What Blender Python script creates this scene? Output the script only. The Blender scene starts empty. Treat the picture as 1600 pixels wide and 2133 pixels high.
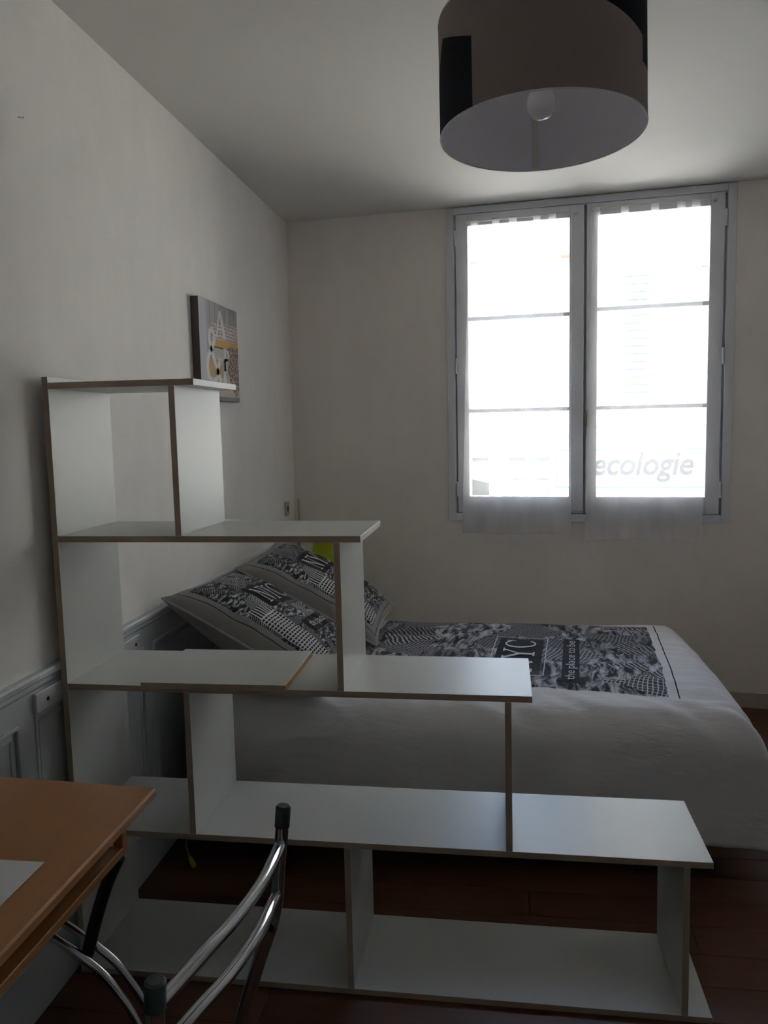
import bpy, bmesh, math, random
from mathutils import Matrix, Vector, noise

random.seed(7)
scene = bpy.context.scene
COL = scene.collection

# ------------------------------------------------------------------ camera
F_PX, IMG_W, IMG_H = 1692.7, 1600.0, 2133.0
YAW, PITCH, ROLL = 0.14099, 0.10458, -0.02011
CAM = Vector((1.179, 0.0, 1.5))
cam_data = bpy.data.cameras.new('camera')
cam_data.sensor_fit = 'VERTICAL'
cam_data.sensor_height = 36.0
cam_data.lens = 36.0 * F_PX / IMG_H
cam_data.clip_start = 0.02
cam = bpy.data.objects.new('camera', cam_data)
COL.objects.link(cam)
fwd = Vector((-math.sin(YAW) * math.cos(PITCH), math.cos(YAW) * math.cos(PITCH), -math.sin(PITCH)))
rt = Vector((math.cos(YAW), math.sin(YAW), 0))
up = rt.cross(fwd)
r2 = rt * math.cos(ROLL) + up * math.sin(ROLL)
u2 = -rt * math.sin(ROLL) + up * math.cos(ROLL)
cam.matrix_world = Matrix(((r2.x, u2.x, -fwd.x, CAM.x), (r2.y, u2.y, -fwd.y, CAM.y),
                           (r2.z, u2.z, -fwd.z, CAM.z), (0, 0, 0, 1)))
scene.camera = cam

# ------------------------------------------------------------------ room numbers
PHI = -0.12487            # the window wall is not square to the left wall
BD = 4.6525               # depth of the left back corner
ZC = 2.665                # ceiling
XR = 2.75                 # right wall
YR = -1.5                 # wall behind the camera
WL = -0.012               # plaster face of left wall
BW = Matrix.Translation((0, BD, 0)) @ Matrix.Rotation(PHI, 4, 'Z')   # window wall frame: x along, y outwards

# ------------------------------------------------------------------ light
vs = scene.view_settings
vs.view_transform = 'Standard'
vs.look = 'None'
vs.gamma = 1.0
vs.use_curve_mapping = False
vs.exposure = 2.28
scene.cycles.max_bounces = 14
scene.cycles.diffuse_bounces = 10
scene.cycles.transparent_max_bounces = 16

world = bpy.data.worlds.new('sky')
scene.world = world
world.use_nodes = True
wn = world.node_tree
sky = wn.nodes.new('ShaderNodeTexSky')
sky.sky_type = 'NISHITA'
sky.sun_disc = False
sky.sun_elevation = math.radians(60)
sky.sun_rotation = math.radians(180)
sky.air_density = 1.2
sky.dust_density = 2.5
bgn = wn.nodes['Background']
wn.links.new(sky.outputs[0], bgn.inputs[0])
bgn.inputs[1].default_value = 0.56

sun_d = bpy.data.lights.new('sun', 'SUN')
sun_d.energy = 10.5
sun_d.angle = math.radians(0.6)
sun_d.color = (1.0, 0.95, 0.88)
sun = bpy.data.objects.new('sun', sun_d)
COL.objects.link(sun)
sun.location = (0, -5, 12)
sun.rotation_euler = Vector((0.25, 1.0, -1.6)).to_track_quat('-Z', 'Y').to_euler()

# a portal only guides the sampling of the sky through the window
por_d = bpy.data.lights.new('window_portal', 'AREA')
por_d.shape = 'RECTANGLE'
por_d.size = 1.41
por_d.size_y = 1.65
por_d.cycles.is_portal = True
por = bpy.data.objects.new('window_portal', por_d)
COL.objects.link(por)
por.matrix_world = BW @ Matrix.Translation((1.645, 0.40, 1.81)) @ Matrix.Rotation(-math.pi / 2, 4, 'X')


# ------------------------------------------------------------------ materials
MATS = {}


def newmat(name):
    m = bpy.data.materials.new(name)
    m.use_nodes = True
    nt = m.node_tree
    MATS[name] = m
    return m, nt, nt.nodes['Principled BSDF']


def N(nt, t, **kw):
    n = nt.nodes.new(t)
    for k, v in kw.items():
        if k == 'inp':
            for a, b in v.items():
                n.inputs[a].default_value = b
        else:
            setattr(n, k, v)
    return n


def L(nt, a, b):
    nt.links.new(a, b)


def math_n(nt, op, a, b=None, c=None):
    n = nt.nodes.new('ShaderNodeMath')
    n.operation = op
    for i, v in enumerate((a, b, c)):
        if v is None:
            continue
        if isinstance(v, (int, float)):
            n.inputs[i].default_value = v
        else:
            nt.links.new(v, n.inputs[i])
    return n.outputs[0]


def mixc(nt, fac, a, b):
    n = nt.nodes.new('ShaderNodeMix')
    n.data_type = 'RGBA'
    for sock, v in ((n.inputs[0], fac), (n.inputs[6], a), (n.inputs[7], b)):
        if isinstance(v, (int, float)):
            sock.default_value = v
        elif isinstance(v, tuple):
            sock.default_value = v if len(v) == 4 else (*v, 1)
        else:
            nt.links.new(v, sock)
    return n.outputs[2]


def plain(name, col, rough=0.5, metal=0.0, vary=0.06, scale=6.0, bump=0.0, bscale=200.0, spec=0.5, stretch=None):
    """base colour with a little natural variation and fine relief"""
    m, nt, b = newmat(name)
    tc = N(nt, 'ShaderNodeTexCoord')
    vec = tc.outputs['Object']
    if stretch:
        mp = N(nt, 'ShaderNodeMapping')
        mp.inputs['Scale'].default_value = stretch
        L(nt, vec, mp.inputs[0])
        vec = mp.outputs[0]
    nz = N(nt, 'ShaderNodeTexNoise', inp={'Scale': scale, 'Detail': 5.0, 'Roughness': 0.6})
    L(nt, vec, nz.inputs['Vector'])
    lo = tuple(max(0, c * (1 - vary)) for c in col)
    hi = tuple(min(1, c * (1 + vary)) for c in col)
    c = mixc(nt, nz.outputs[0], lo, hi)
    L(nt, c, b.inputs['Base Color'])
    b.inputs['Roughness'].default_value = rough
    b.inputs['Metallic'].default_value = metal
    b.inputs['Specular IOR Level'].default_value = spec
    if bump:
        n2 = N(nt, 'ShaderNodeTexNoise', inp={'Scale': bscale, 'Detail': 3.0})
        L(nt, vec, n2.inputs['Vector'])
        bp = N(nt, 'ShaderNodeBump', inp={'Strength': bump, 'Distance': 0.002})
        L(nt, n2.outputs[0], bp.inputs['Height'])
        L(nt, bp.outputs[0], b.inputs['Normal'])
    return m


def wallpaper(name, col):
    """painted glass-fibre wallpaper: woven relief and a few old stains"""
    m, nt, b = newmat(name)
    tc = N(nt, 'ShaderNodeTexCoord')
    nz = N(nt, 'ShaderNodeTexNoise', inp={'Scale': 1.3, 'Detail': 6.0, 'Roughness': 0.65})
    mp = N(nt, 'ShaderNodeMapping')
    mp.inputs['Scale'].default_value = (1.6, 1.6, 0.7)
    L(nt, tc.outputs['Object'], mp.inputs[0])
    L(nt, mp.outputs[0], nz.inputs['Vector'])
    rp = N(nt, 'ShaderNodeValToRGB')
    rp.color_ramp.elements[0].position = 0.3
    rp.color_ramp.elements[1].position = 0.62
    rp.color_ramp.elements[0].color = (*[c * 0.90 for c in col], 1)
    rp.color_ramp.elements[1].color = (*col, 1)
    L(nt, nz.outputs[0], rp.inputs[0])
    L(nt, rp.outputs[0], b.inputs['Base Color'])
    b.inputs['Roughness'].default_value = 0.75
    b.inputs['Specular IOR Level'].default_value = 0.25
    w1 = N(nt, 'ShaderNodeTexNoise', inp={'Scale': 90.0, 'Detail': 3.0})
    mp2 = N(nt, 'ShaderNodeMapping')
    mp2.inputs['Scale'].default_value = (1.0, 1.0, 4.0)
    L(nt, tc.outputs['Object'], mp2.inputs[0])
    L(nt, mp2.outputs[0], w1.inputs['Vector'])
    w2 = N(nt, 'ShaderNodeTexNoise', inp={'Scale': 260.0, 'Detail': 2.0})
    L(nt, tc.outputs['Object'], w2.inputs['Vector'])
    ad = math_n(nt, 'ADD', w1.outputs[0], w2.outputs[0])
    bp = N(nt, 'ShaderNodeBump', inp={'Strength': 0.35, 'Distance': 0.0015})
    L(nt, ad, bp.inputs['Height'])
    L(nt, bp.outputs[0], b.inputs['Normal'])
    return m


def wood(name, c1, c2, rough=0.45, axis='X', scale=1.0, rand=True):
    m, nt, b = newmat(name)
    tc = N(nt, 'ShaderNodeTexCoord')
    mp = N(nt, 'ShaderNodeMapping')
    mp.inputs['Scale'].default_value = {'X': (1.2, 14, 14), 'Y': (14, 1.2, 14), 'Z': (14, 14, 1.2)}[axis]
    L(nt, tc.outputs['Object'], mp.inputs[0])
    vec = mp.outputs[0]
    oi = N(nt, 'ShaderNodeObjectInfo')
    if rand:
        va = N(nt, 'ShaderNodeVectorMath', operation='ADD')
        L(nt, vec, va.inputs[0])
        sc = math_n(nt, 'MULTIPLY', oi.outputs['Random'], 37.0)
        cb = N(nt, 'ShaderNodeCombineXYZ')
        L(nt, sc, cb.inputs[0])
        L(nt, sc, cb.inputs[1])
        L(nt, cb.outputs[0], va.inputs[1])
        vec = va.outputs[0]
    nz = N(nt, 'ShaderNodeTexNoise', inp={'Scale': 2.2 * scale, 'Detail': 8.0, 'Roughness': 0.62, 'Distortion': 0.8})
    L(nt, vec, nz.inputs['Vector'])
    c = mixc(nt, nz.outputs[0], c1, c2)
    if rand:
        hs = N(nt, 'ShaderNodeHueSaturation')
        v = math_n(nt, 'MULTIPLY_ADD', oi.outputs['Random'], 0.3, 0.85)
        L(nt, v, hs.inputs['Value'])
        L(nt, c, hs.inputs['Color'])
        c = hs.outputs[0]
    L(nt, c, b.inputs['Base Color'])
    b.inputs['Roughness'].default_value = rough
    b.inputs['Specular IOR Level'].default_value = 0.4
    bp = N(nt, 'ShaderNodeBump', inp={'Strength': 0.12, 'Distance': 0.001})
    L(nt, nz.outputs[0], bp.inputs['Height'])
    L(nt, bp.outputs[0], b.inputs['Normal'])
    return m


def rect_mask(nt, x, y, x0, x1, y0, y1):
    a = math_n(nt, 'MULTIPLY', math_n(nt, 'GREATER_THAN', x, x0), math_n(nt, 'LESS_THAN', x, x1))
    c = math_n(nt, 'MULTIPLY', math_n(nt, 'GREATER_THAN', y, y0), math_n(nt, 'LESS_THAN', y, y1))
    return math_n(nt, 'MULTIPLY', a, c)


def printed_cloth(name, base, pr, boxes, grids, line, scale, ragged=0.02, lines=()):
    """cotton with a black and white collage of city views printed on part of it (UV in print units)"""
    m, nt, b = newmat(name)
    uv = N(nt, 'ShaderNodeUVMap', uv_map='print')
    sp = N(nt, 'ShaderNodeSeparateXYZ')
    L(nt, uv.outputs[0], sp.inputs[0])
    x, y = sp.outputs[0], sp.outputs[1]
    dn = N(nt, 'ShaderNodeTexNoise', inp={'Scale': 2.2 * scale, 'Detail': 2.0})
    L(nt, uv.outputs[0], dn.inputs['Vector'])
    va = N(nt, 'ShaderNodeVectorMath', operation='MULTIPLY_ADD')
    L(nt, dn.outputs[1], va.inputs[0])
    va.inputs[1].default_value = (0.10 / scale, 0.10 / scale, 0)
    L(nt, uv.outputs[0], va.inputs[2])
    P = va.outputs[0]
    cells = N(nt, 'ShaderNodeTexVoronoi', distance='MANHATTAN', voronoi_dimensions='2D', inp={'Scale': 6.0 * scale})
    L(nt, P, cells.inputs['Vector'])
    sc = N(nt, 'ShaderNodeSeparateColor')
    L(nt, cells.outputs['Color'], sc.inputs[0])
    # rough photographic tone
    mp = N(nt, 'ShaderNodeMapping')
    mp.inputs['Scale'].default_value = (1.0, 3.2, 1)
    mp.inputs['Rotation'].default_value = (0, 0, 0.5)
    L(nt, P, mp.inputs[0])
    ph = N(nt, 'ShaderNodeTexNoise', inp={'Scale': 9.0 * scale, 'Detail': 9.0, 'Roughness': 0.72, 'Distortion': 0.6})
    L(nt, mp.outputs[0], ph.inputs['Vector'])
    rp = N(nt, 'ShaderNodeValToRGB')
    rp.color_ramp.elements[0].position = 0.44 if scale < 1.5 else 0.49
    rp.color_ramp.elements[1].position = 0.60
    L(nt, ph.outputs[0], rp.inputs[0])
    # rows of windows
    bk = N(nt, 'ShaderNodeTexBrick', offset=0.0, inp={'Scale': 14.0 * scale, 'Mortar Size': 0.03, 'Brick Width': 0.34, 'Row Height': 0.22})
    bk.inputs['Color1'].default_value = (0.03, 0.03, 0.03, 1)
    bk.inputs['Color2'].default_value = (0.10, 0.10, 0.10, 1)
    bk.inputs['Mortar'].default_value = (0.75, 0.75, 0.75, 1)
    mpb = N(nt, 'ShaderNodeMapping')
    mpb.inputs['Rotation'].default_value = (0, 0, 0.25)
    L(nt, P, mpb.inputs[0])
    L(nt, mpb.outputs[0], bk.inputs['Vector'])
    # fine stripes (avenues, facades)
    wv = N(nt, 'ShaderNodeTexWave', inp={'Scale': 16.0 * scale, 'Distortion': 5.0, 'Detail': 4.0})
    mpw = N(nt, 'ShaderNodeMapping')
    mpw.inputs['Rotation'].default_value = (0, 0, 1.1)
    L(nt, P, mpw.inputs[0])
    L(nt, mpw.outputs[0], wv.inputs['Vector'])
    img = mixc(nt, math_n(nt, 'GREATER_THAN', sc.outputs[0], 0.72), rp.outputs[0], bk.outputs[0])
    wvc = N(nt, 'ShaderNodeValToRGB')
    wvc.color_ramp.elements[0].position = 0.55
    wvc.color_ramp.elements[1].position = 0.9
    L(nt, wv.outputs[0], wvc.inputs[0])
    img = mixc(nt, math_n(nt, 'MULTIPLY', math_n(nt, 'GREATER_THAN', sc.outputs[1], 0.74), 0.8), img, wvc.outputs[0])
    tone = math_n(nt, 'MULTIPLY_ADD', sc.outputs[2], 0.65, 0.40)
    tn = N(nt, 'ShaderNodeCombineColor')
    for i in range(3):
        L(nt, tone, tn.inputs[i])
    mul = N(nt, 'ShaderNodeMix', data_type='RGBA', blend_type='MULTIPLY')
    mul.inputs[0].default_value = 1.0
    L(nt, img, mul.inputs[6])
    L(nt, tn.outputs[0], mul.inputs[7])
    img = mul.outputs[2]
    img = mixc(nt, img, (0.010, 0.010, 0.014), (0.62, 0.62, 0.66))
    for (x0, x1, y0, y1, mw, mh) in grids:
        g = N(nt, 'ShaderNodeTexBrick', offset=0.0, inp={'Scale': 1.0, 'Mortar Size': min(mw, mh) * 0.22, 'Brick Width': mw, 'Row Height': mh})
        g.inputs['Color1'].default_value = (0.012, 0.012, 0.016, 1)
        g.inputs['Color2'].default_value = (0.02, 0.02, 0.024, 1)
        g.inputs['Mortar'].default_value = (0.55, 0.54, 0.54, 1)
        L(nt, uv.outputs[0], g.inputs['Vector'])
        img = mixc(nt, rect_mask(nt, x, y, x0, x1, y0, y1), img, g.outputs[0])
    for (x0, x1, y0, y1) in boxes:
        img = mixc(nt, rect_mask(nt, x, y, x0, x1, y0, y1), img, (0.010, 0.009, 0.011))
    # ragged outline of the print
    rg = N(nt, 'ShaderNodeTexNoise', inp={'Scale': 5.0 * scale, 'Detail': 5.0, 'Roughness': 0.8})
    L(nt, uv.outputs[0], rg.inputs['Vector'])
    off = math_n(nt, 'MULTIPLY', math_n(nt, 'SUBTRACT', rg.outputs[0], 0.5), ragged)
    xm = math_n(nt, 'ADD', x, off)
    ym = math_n(nt, 'ADD', y, off)
    mask = rect_mask(nt, xm, ym, *pr)
    col = mixc(nt, mask, base, img)
    for (x0, x1, y0, y1) in lines:
        col = mixc(nt, rect_mask(nt, x, y, x0, x1, y0, y1), col, (0.02, 0.02, 0.025))
    L(nt, col, b.inputs['Base Color'])
    b.inputs['Roughness'].default_value = 0.9
    b.inputs['Specular IOR Level'].default_value = 0.15
    b.inputs['Sheen Weight'].default_value = 0.1
    tc = N(nt, 'ShaderNodeTexCoord')
    cr = N(nt, 'ShaderNodeTexNoise', inp={'Scale': 26.0, 'Detail': 4.0, 'Roughness': 0.6})
    mpc = N(nt, 'ShaderNodeMapping')
    mpc.inputs['Scale'].default_value = (0.45, 1.3, 1.0)
    L(nt, tc.outputs['Object'], mpc.inputs[0])
    L(nt, mpc.outputs[0], cr.inputs['Vector'])
    bp = N(nt, 'ShaderNodeBump', inp={'Strength': 0.45, 'Distance': 0.009})
    L(nt, cr.outputs[0], bp.inputs['Height'])
    L(nt, bp.outputs[0], b.inputs['Normal'])
    return m


wallpaper('wall', (0.89, 0.865, 0.835))
wallpaper('wall_window', (0.92, 0.865, 0.815))
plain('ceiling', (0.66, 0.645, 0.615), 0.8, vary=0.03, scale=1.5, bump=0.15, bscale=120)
plain('wainscot', (0.56, 0.60, 0.615), 0.4, vary=0.08, scale=5, bump=0.06, bscale=60)
plain('frame_grey', (0.68, 0.69, 0.73), 0.42, vary=0.06, scale=8, bump=0.04, bscale=60)
plain('white_board', (0.62, 0.635, 0.615), 0.38, vary=0.02, scale=4, bump=0.03, bscale=350, spec=0.4)
plain('edge_band', (0.40, 0.32, 0.255), 0.5, vary=0.05, scale=10)
wood('floor_wood', (0.075, 0.026, 0.012), (0.15, 0.060, 0.026), 0.42, 'X')
plain('floor_joint', (0.03, 0.015, 0.01), 0.8)
wood('beech', (0.40, 0.170, 0.058), (0.50, 0.24, 0.092), 0.38, 'Y', 1.4, rand=False)
plain('chrome', (0.50, 0.52, 0.54), 0.14, 1.0, vary=0.05)
plain('black_metal', (0.012, 0.012, 0.014), 0.35, spec=0.5)
plain('rubber', (0.03, 0.05, 0.055), 0.5)
plain('vinyl', (0.03, 0.03, 0.035), 0.45)
plain('paper', (0.80, 0.82, 0.86), 0.6, vary=0.03, scale=20)
plain('plastic_white', (0.72, 0.70, 0.66), 0.35, vary=0.03)
plain('plastic_cream', (0.50, 0.44, 0.38), 0.4, vary=0.03)
plain('brass', (0.35, 0.24, 0.10), 0.35, 1.0)
plain('steel', (0.50, 0.52, 0.54), 0.3, 1.0)
plain('grey_cotton', (0.40, 0.385, 0.375), 0.9, vary=0.06, bump=0.25, bscale=40, spec=0.15)
plain('dark_base', (0.06, 0.05, 0.045), 0.85, vary=0.1)
plain('mattress_ticking', (0.42, 0.40, 0.38), 0.9)
plain('shade_liner', (0.74, 0.73, 0.79), 0.8, vary=0.02)
plain('bulb_glass', (0.85, 0.85, 0.85), 0.18, spec=0.6)
plain('cream_plastic_tape', (0.30, 0.30, 0.24), 0.4)
plain('yellow_plug', (0.45, 0.38, 0.06), 0.45)
plain('screw', (0.03, 0.03, 0.03), 0.4, 0.6)
plain('facade_cream', (0.64, 0.605, 0.56), 0.9, vary=0.06, scale=0.8, bump=0.1, bscale=20)
plain('facade_grey', (0.50, 0.50, 0.515), 0.9, vary=0.06, scale=0.8, bump=0.1, bscale=20)
plain('facade_stone', (0.16, 0.145, 0.135), 0.9, vary=0.08, scale=3)
plain('shutter_blue', (0.09, 0.12, 0.14), 0.7)
plain('dark_glass', (0.05, 0.053, 0.056), 0.15, spec=0.8)
plain('street', (0.45, 0.44, 0.42), 0.9, vary=0.12, scale=2)
plain('sign_white', (0.66, 0.67, 0.66), 0.6, vary=0.01)
plain('sign_green', (0.02, 0.16, 0.06), 0.6)
plain('sign_grey', (0.008, 0.008, 0.009), 0.6)
plain('letter_white', (0.62, 0.62, 0.64), 0.8, vary=0.02)
plain('roof_tile', (0.20, 0.125, 0.10), 0.9, vary=0.15)


def chipboard():
    m, nt, b = newmat('chipboard')
    tc = N(nt, 'ShaderNodeTexCoord')
    v = N(nt, 'ShaderNodeTexVoronoi', inp={'Scale': 260.0})
    L(nt, tc.outputs['Object'], v.inputs['Vector'])
    c = mixc(nt, v.outputs['Distance'], (0.36, 0.17, 0.06), (0.58, 0.34, 0.15))
    L(nt, c, b.inputs['Base Color'])
    b.inputs['Roughness'].default_value = 0.9


chipboard()


def sheer():
    m, nt, b = newmat('sheer')
    nt.nodes.remove(b)
    out = nt.nodes['Material Output']
    tr = N(nt, 'ShaderNodeBsdfTransparent')
    tr.inputs[0].default_value = (0.97, 0.97, 0.98, 1)
    tl = N(nt, 'ShaderNodeBsdfTranslucent')
    tl.inputs[0].default_value = (0.93, 0.93, 0.94, 1)
    df = N(nt, 'ShaderNodeBsdfDiffuse')
    df.inputs[0].default_value = (0.93, 0.92, 0.91, 1)
    m1 = N(nt, 'ShaderNodeMixShader', inp={0: 0.55})
    L(nt, tl.outputs[0], m1.inputs[1])
    L(nt, df.outputs[0], m1.inputs[2])
    tc = N(nt, 'ShaderNodeTexCoord')
    nz = N(nt, 'ShaderNodeTexNoise', inp={'Scale': 5.0, 'Detail': 3.0})
    mp = N(nt, 'ShaderNodeMapping')
    mp.inputs['Scale'].default_value = (3.0, 3.0, 0.4)
    L(nt, tc.outputs['Object'], mp.inputs[0])
    L(nt, mp.outputs[0], nz.inputs['Vector'])
    fac = math_n(nt, 'MULTIPLY_ADD', nz.outputs[0], 0.12, 0.26)
    m2 = N(nt, 'ShaderNodeMixShader')
    L(nt, fac, m2.inputs[0])
    L(nt, tr.outputs[0], m2.inputs[1])
    L(nt, m1.outputs[0], m2.inputs[2])
    L(nt, m2.outputs[0], out.inputs[0])


def pane_glass():
    m, nt, b = newmat('glass')
    nt.nodes.remove(b)
    out = nt.nodes['Material Output']
    tr = N(nt, 'ShaderNodeBsdfTransparent')
    tr.inputs[0].default_value = (0.96, 0.98, 0.97, 1)
    gl = N(nt, 'ShaderNodeBsdfGlossy', inp={'Roughness': 0.02})
    fr = N(nt, 'ShaderNodeFresnel', inp={'IOR': 1.45})
    m2 = N(nt, 'ShaderNodeMixShader')
    L(nt, fr.outputs[0], m2.inputs[0])
    L(nt, tr.outputs[0], m2.inputs[1])
    L(nt, gl.outputs[0], m2.inputs[2])
    L(nt, m2.outputs[0], out.inputs[0])


def lime_shade():
    m, nt, b = newmat('lime_shade')
    b.inputs['Base Color'].default_value = (0.36, 0.40, 0.02, 1)
    b.inputs['Roughness'].default_value = 0.7
    b.inputs['Subsurface Weight'].default_value = 0.0
    tc = N(nt, 'ShaderNodeTexCoord')
    nz = N(nt, 'ShaderNodeTexNoise', inp={'Scale': 300.0})
    L(nt, tc.outputs['Object'], nz.inputs['Vector'])
    bp = N(nt, 'ShaderNodeBump', inp={'Strength': 0.15, 'Distance': 0.001})
    L(nt, nz.outputs[0], bp.inputs['Height'])
    L(nt, bp.outputs[0], b.inputs['Normal'])


sheer()
pane_glass()
lime_shade()


# ------------------------------------------------------------------ mesh helpers
class MB:
    def __init__(self):
        self.v, self.f, self.m, self.uv = [], [], [], None

    def add(self, vs, fs, mi=0):
        o = len(self.v)
        self.v += [tuple(p) for p in vs]
        for f in fs:
            self.f.append(tuple(i + o for i in f))
            self.m.append(mi)

    def box(self, x0, x1, y0, y1, z0, z1, mi=0, front=None):
        vs = [(x0, y0, z0), (x1, y0, z0), (x1, y1, z0), (x0, y1, z0), (x0, y0, z1), (x1, y0, z1), (x1, y1, z1), (x0, y1, z1)]
        fs = [(0, 3, 2, 1), (4, 5, 6, 7), (0, 1, 5, 4), (1, 2, 6, 5), (2, 3, 7, 6), (3, 0, 4, 7)]
        o = len(self.f)
        self.add(vs, fs, mi)
        if front is not None:
            for k, v in front.items():
                self.m[o + {'bottom': 0, 'top': 1, 'front': 2, 'right': 3, 'back': 4, 'left': 5}[k]] = v
        return self

    def tube(self, pts, r, seg=12, caps=True, mi=0):
        pts = [Vector(p) for p in pts]
        n = len(pts)
        rr = r if isinstance(r, (list, tuple)) else [r] * n
        prev = None
        vs, fs = [], []
        for i, p in enumerate(pts):
            t = (pts[min(i + 1, n - 1)] - pts[max(i - 1, 0)]).normalized()
            if prev is None:
                a = Vector((0, 0, 1)) if abs(t.z) < 0.9 else Vector((1, 0, 0))
                u = t.cross(a).normalized()
            else:
                u = (prev - t * prev.dot(t)).normalized()
            prev = u
            w = t.cross(u)
            for k in range(seg):
                a = 2 * math.pi * k / seg
                vs.append(p + (u * math.cos(a) + w * math.sin(a)) * rr[i])
        for i in range(n - 1):
            for k in range(seg):
                k2 = (k + 1) % seg
                fs.append((i * seg + k, i * seg + k2, (i + 1) * seg + k2, (i + 1) * seg + k))
        if caps:
            fs.append(tuple(range(seg - 1, -1, -1)))
            fs.append(tuple((n - 1) * seg + k for k in range(seg)))
        self.add(vs, fs, mi)
        return self

    def lathe(self, prof, c=(0, 0, 0), seg=32, mi=0, close=True):
        vs, fs = [], []
        n = len(prof)
        for (r, z) in prof:
            for k in range(seg):
                a = 2 * math.pi * k / seg
                vs.append((c[0] + r * math.cos(a), c[1] + r * math.sin(a), c[2] + z))
        for i in range(n - 1):
            for k in range(seg):
                k2 = (k + 1) % seg
                fs.append((i * seg + k, i * seg + k2, (i + 1) * seg + k2, (i + 1) * seg + k))
        if close:
            fs.append(tuple(range(seg - 1, -1, -1)))
            fs.append(tuple((n - 1) * seg + k for k in range(seg)))
        self.add(vs, fs, mi)
        return self

    def grid(self, fn, nu, nv, uvfn=None, mi=0):
        vs, fs = [], []
        uvs = []
        for j in range(nv + 1):
            for i in range(nu + 1):
                vs.append(fn(i / nu, j / nv))
                if uvfn:
                    uvs.append(uvfn(i / nu, j / nv))
        for j in range(nv):
            for i in range(nu):
                a = j * (nu + 1) + i
                fs.append((a, a + 1, a + nu + 2, a + nu + 1))
        if uvfn:
            if self.uv is None:
                self.uv = [(9.0, 9.0)] * len(self.v)
            self.uv += uvs
        elif self.uv is not None:
            self.uv += [(9.0, 9.0)] * len(vs)
        self.add(vs, fs, mi)
        return self

    def xform(self, M):
        self.v = [tuple(M @ Vector(p)) for p in self.v]
        return self

    def build(self, name, mat, parent=None, local=False, smooth=False, bevel=0.0, angle=40):
        me = bpy.data.meshes.new(name)
        me.from_pydata(self.v, [], self.f)
        mats = mat if isinstance(mat, (list, tuple)) else [mat]
        for q in mats:
            me.materials.append(MATS[q])
        for p, i in zip(me.polygons, self.m):
            p.material_index = i
        if self.uv is not None:
            lay = me.uv_layers.new(name='print')
            for lp in me.loops:
                lay.data[lp.index].uv = self.uv[lp.vertex_index]
        if bevel:
            bm = bmesh.new()
            bm.from_mesh(me)
            bmesh.ops.bevel(bm, geom=[e for e in bm.edges if e.calc_face_angle(0) > 0.5], offset=bevel, segments=1, affect='EDGES', profile=0.5)
            bm.to_mesh(me)
            bm.free()
        if smooth:
            for p in me.polygons:
                p.use_smooth = True
            try:
                me.set_sharp_from_angle(angle=math.radians(angle))
            except Exception:
                pass
        me.update()
        o = bpy.data.objects.new(name, me)
        COL.objects.link(o)
        if parent is not None:
            attach(o, parent, local)
        return o


WM = {}          # world matrices of parents


def attach(o, parent, local=False):
    o.parent = parent
    if not local:
        o.matrix_parent_inverse = WM.get(parent.name, Matrix.Identity(4)).inverted()
    else:
        WM[o.name] = WM.get(parent.name, Matrix.Identity(4))


def thing(name, label, cat, M=None, group=None, kind=None):
    o = bpy.data.objects.new(name, None)
    o.empty_display_size = 0.1
    COL.objects.link(o)
    M = M or Matrix.Identity(4)
    o.matrix_world = M
    WM[o.name] = M.copy()
    tag(o, label, cat, group, kind)
    return o


def tag(o, label=None, cat=None, group=None, kind=None):
    if label:
        o['label'] = label
    if cat:
        o['category'] = cat
    if group:
        o['group'] = group
    if kind:
        o['kind'] = kind
    return o


def T(x, y, z, rz=0):
    return Matrix.Translation((x, y, z)) @ Matrix.Rotation(rz, 4, 'Z')


def spline(pts, n=8):
    """Catmull-Rom through the points"""
    P = [Vector(p) for p in pts]
    P = [P[0] * 2 - P[1]] + P + [P[-1] * 2 - P[-2]]
    out = []
    for i in range(1, len(P) - 2):
        for k in range(n):
            t = k / n
            a, b, c, d = P[i - 1], P[i], P[i + 1], P[i + 2]
            out.append(0.5 * ((2 * b) + (c - a) * t + (2 * a - 5 * b + 4 * c - d) * t * t + (3 * b - a - 3 * c + d) * t ** 3))
    out.append(P[-2])
    return out


# ---- lettering: flat shapes (list of convex polygons) in letter units, height 1
def bar(p, q, w):
    p, q = Vector(p), Vector(q)
    n = Vector((-(q - p).y, (q - p).x)).normalized() * w / 2
    return [tuple(p - n), tuple(q - n), tuple(q + n), tuple(p + n)]


def cut(polys, k=6):
    """split four-sided strokes along their length so that they follow a curved cloth"""
    out = []
    for q in polys:
        if len(q) != 4:
            out.append(q)
            continue
        a, b, c, d = [Vector(p) for p in q]
        for i in range(k):
            s0, s1 = i / k, (i + 1) / k
            out.append([tuple(a.lerp(b, s0)), tuple(a.lerp(b, s1)), tuple(d.lerp(c, s1)), tuple(d.lerp(c, s0))])
    return out


def arc_poly(c, rx, ry, a0, a1, w, n=24, wv=None):
    out = []
    for k in range(n):
        qs = []
        for t in (k / n, (k + 1) / n):
            a = a0 + (a1 - a0) * t
            ww = w if wv is None else w + wv * abs(math.cos(a))
            qs.append(((c[0] + rx * math.cos(a), c[1] + ry * math.sin(a)), (c[0] + (rx - ww) * math.cos(a), c[1] + (ry - ww * 0.7) * math.sin(a))))
        out.append([qs[0][0], qs[1][0], qs[1][1], qs[0][1]])
    return out


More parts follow.
